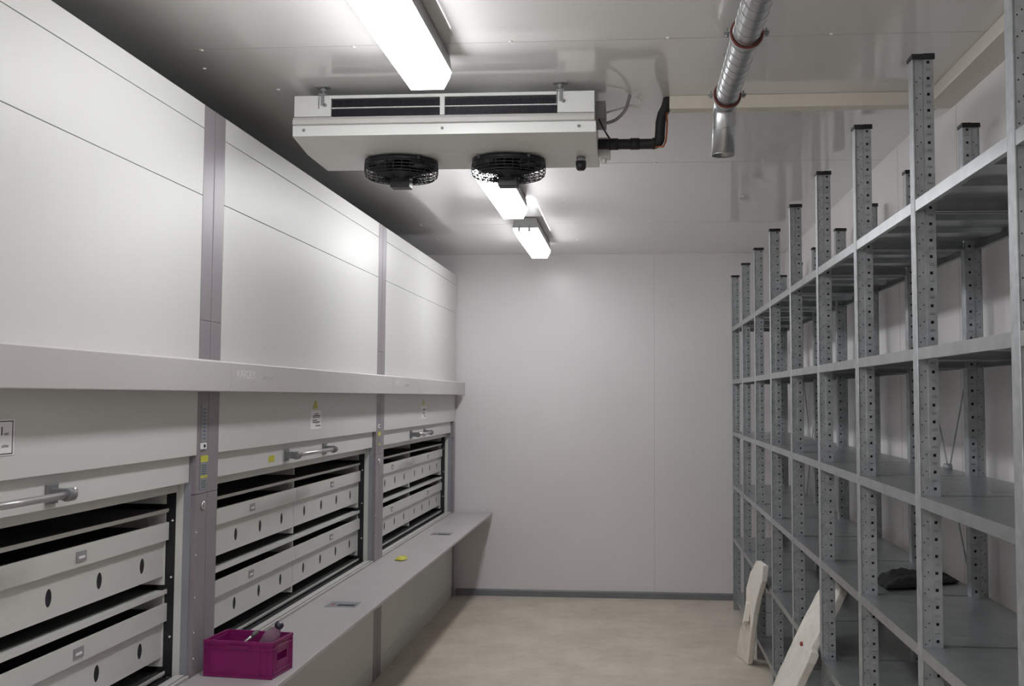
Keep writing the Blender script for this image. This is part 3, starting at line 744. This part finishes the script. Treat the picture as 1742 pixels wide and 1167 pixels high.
# rim
for z0, z1, o_ in ((h_-.012, h_, 0), (h_-.030, h_-.026, 0), (0.002, .008, .001), (.018, .021, .001)):
    m_.box(-hw+o_, hw-o_, -hd+o_, -hd+.007, z0, z1); m_.box(-hw+o_, hw-o_, hd-.007, hd-o_, z0, z1)
    m_.box(-hw+o_, -hw+.007, -hd+.007, hd-.007, z0, z1); m_.box(hw-.007, hw-o_, -hd+.007, hd-.007, z0, z1)
for y in (-hd+.001, hd-.005):
    for x in (-hw+.001, -hw+.022, hw-.05, hw-.026, hw-.005): m_.box(x, x+.004, y, y+.004, 0, h_-.012)
for x in (-hw+.001, hw-.005):
    for y in (-hd+.004, -hd+.022, hd-.026, hd-.008): m_.box(x, x+.004, y, y+.004, 0, h_-.012)
m_.build('crate_shell', CRATE, CR, bevel=.001)
q = MB(); q.box(hw-.0035, hw-.0015, -.04, .04, .098, .117); q.build('crate_label', mat('dusty_pink', (.30, .10, .15), .6, noise=.1), CR)
q = MB(); q.box(-.045, .045, -hd-.0008, -hd+.001, h_-.028, h_-.014); q.build('label_clip', CRATE, CR)
def inCR(p):   # crate-local point to world
    a = -.11; return Vector((-1.452+p[0]*math.cos(a)-p[1]*math.sin(a), 3.955+p[0]*math.sin(a)+p[1]*math.cos(a), Z(ZB)+p[2]))
# bottle leaning out of the crate
A_ = inCR((.010, .040, .032)); B_ = inCR((.128, -.005, .188)); ax = (B_-A_); L_ = ax.length
bt = empty('plastic_bottle', A_); tag(bt, 'clear plastic bottle with a dark cap leaning in the magenta crate', 'bottle')
prof = [(0, .002), (.0, .022), (.02, .028), (.30, .030), (.55, .030), (.62, .031), (.70, .029), (.80, .022), (.88, .013), (.93, .012)]
m_ = MB(A_); m_.tube([A_+ax*p[0] for p in prof[1:]], [p[1] for p in prof[1:]], 24, caps=True)
o = m_.build('bottle_body', PET, bt)
m_ = MB(A_); m_.tube([A_+ax*t_ for t_ in (.92, .93, .985, 1.0)], [.0145, .0165, .0165, .013], 18); m_.build('bottle_cap', CAPM, bt)
# metal tool
A_ = inCR((-.03, -.035, .094)); B_ = inCR((.035, .0, .155)); ax = B_-A_
tl = empty('hand_tool', A_); tag(tl, 'small dark metal tool sticking out of the magenta crate', 'tool')
m_ = MB(A_); m_.tube([A_, A_+ax*.45, A_+ax*.75], [.005, .006, .005], 10); m_.build('tool_shaft', ALU, tl)
m_ = MB(A_); m_.tube([A_+ax*.7, A_+ax*.78, A_+ax*1.0], [.006, .009, .007], 10); m_.build('tool_grip', DGREY, tl)
m_ = MB(); a = inCR((-.115, -.06, .006)); 
vs = [inCR(p) for p in ((-.13, -.075, .006), (-.01, -.075, .006), (-.01, .07, .006), (-.13, .07, .006), (-.13, -.075, .085), (-.01, -.075, .085), (-.01, .07, .085), (-.13, .07, .085))]
m_.add(vs, [(3, 2, 1, 0), (4, 5, 6, 7), (0, 1, 5, 4), (1, 2, 6, 5), (2, 3, 7, 6), (3, 0, 4, 7)])
o = m_.build('carton', mat('carton_grey', (.12, .12, .11), .7, noise=.2), None, bevel=.003); tag(o, 'dark grey carton lying inside the magenta crate', 'carton')
# crumpled yellow wrapper on the worktop
m_ = MB(); bx, by = -1.474, 6.73
vs = []; n = 10
for j in range(5):
    for i in range(n):
        a = 2*math.pi*i/n; r = (.036, .046, .036, .020, .001)[j]*(1+.35*mn.noise(Vector((i*1.3, j*2.1, .5)))); z = (.0005, .007, .016, .022, .018)[j]*(1+.3*mn.noise(Vector((i, j, 3))))
        vs.append((bx+r*math.cos(a)*.8, by+r*1.6*math.sin(a), Z(ZB)+max(z, .0003)))
m_.add(vs, [(j*n+i, j*n+(i+1) % n, (j+1)*n+(i+1) % n, (j+1)*n+i) for j in range(4) for i in range(n)]+[tuple(reversed(range(n)))])
o = m_.build('yellow_wrapper', YELLOW); tag(o, 'small crumpled yellow wrapper on the worktop beside the second post', 'wrapper')
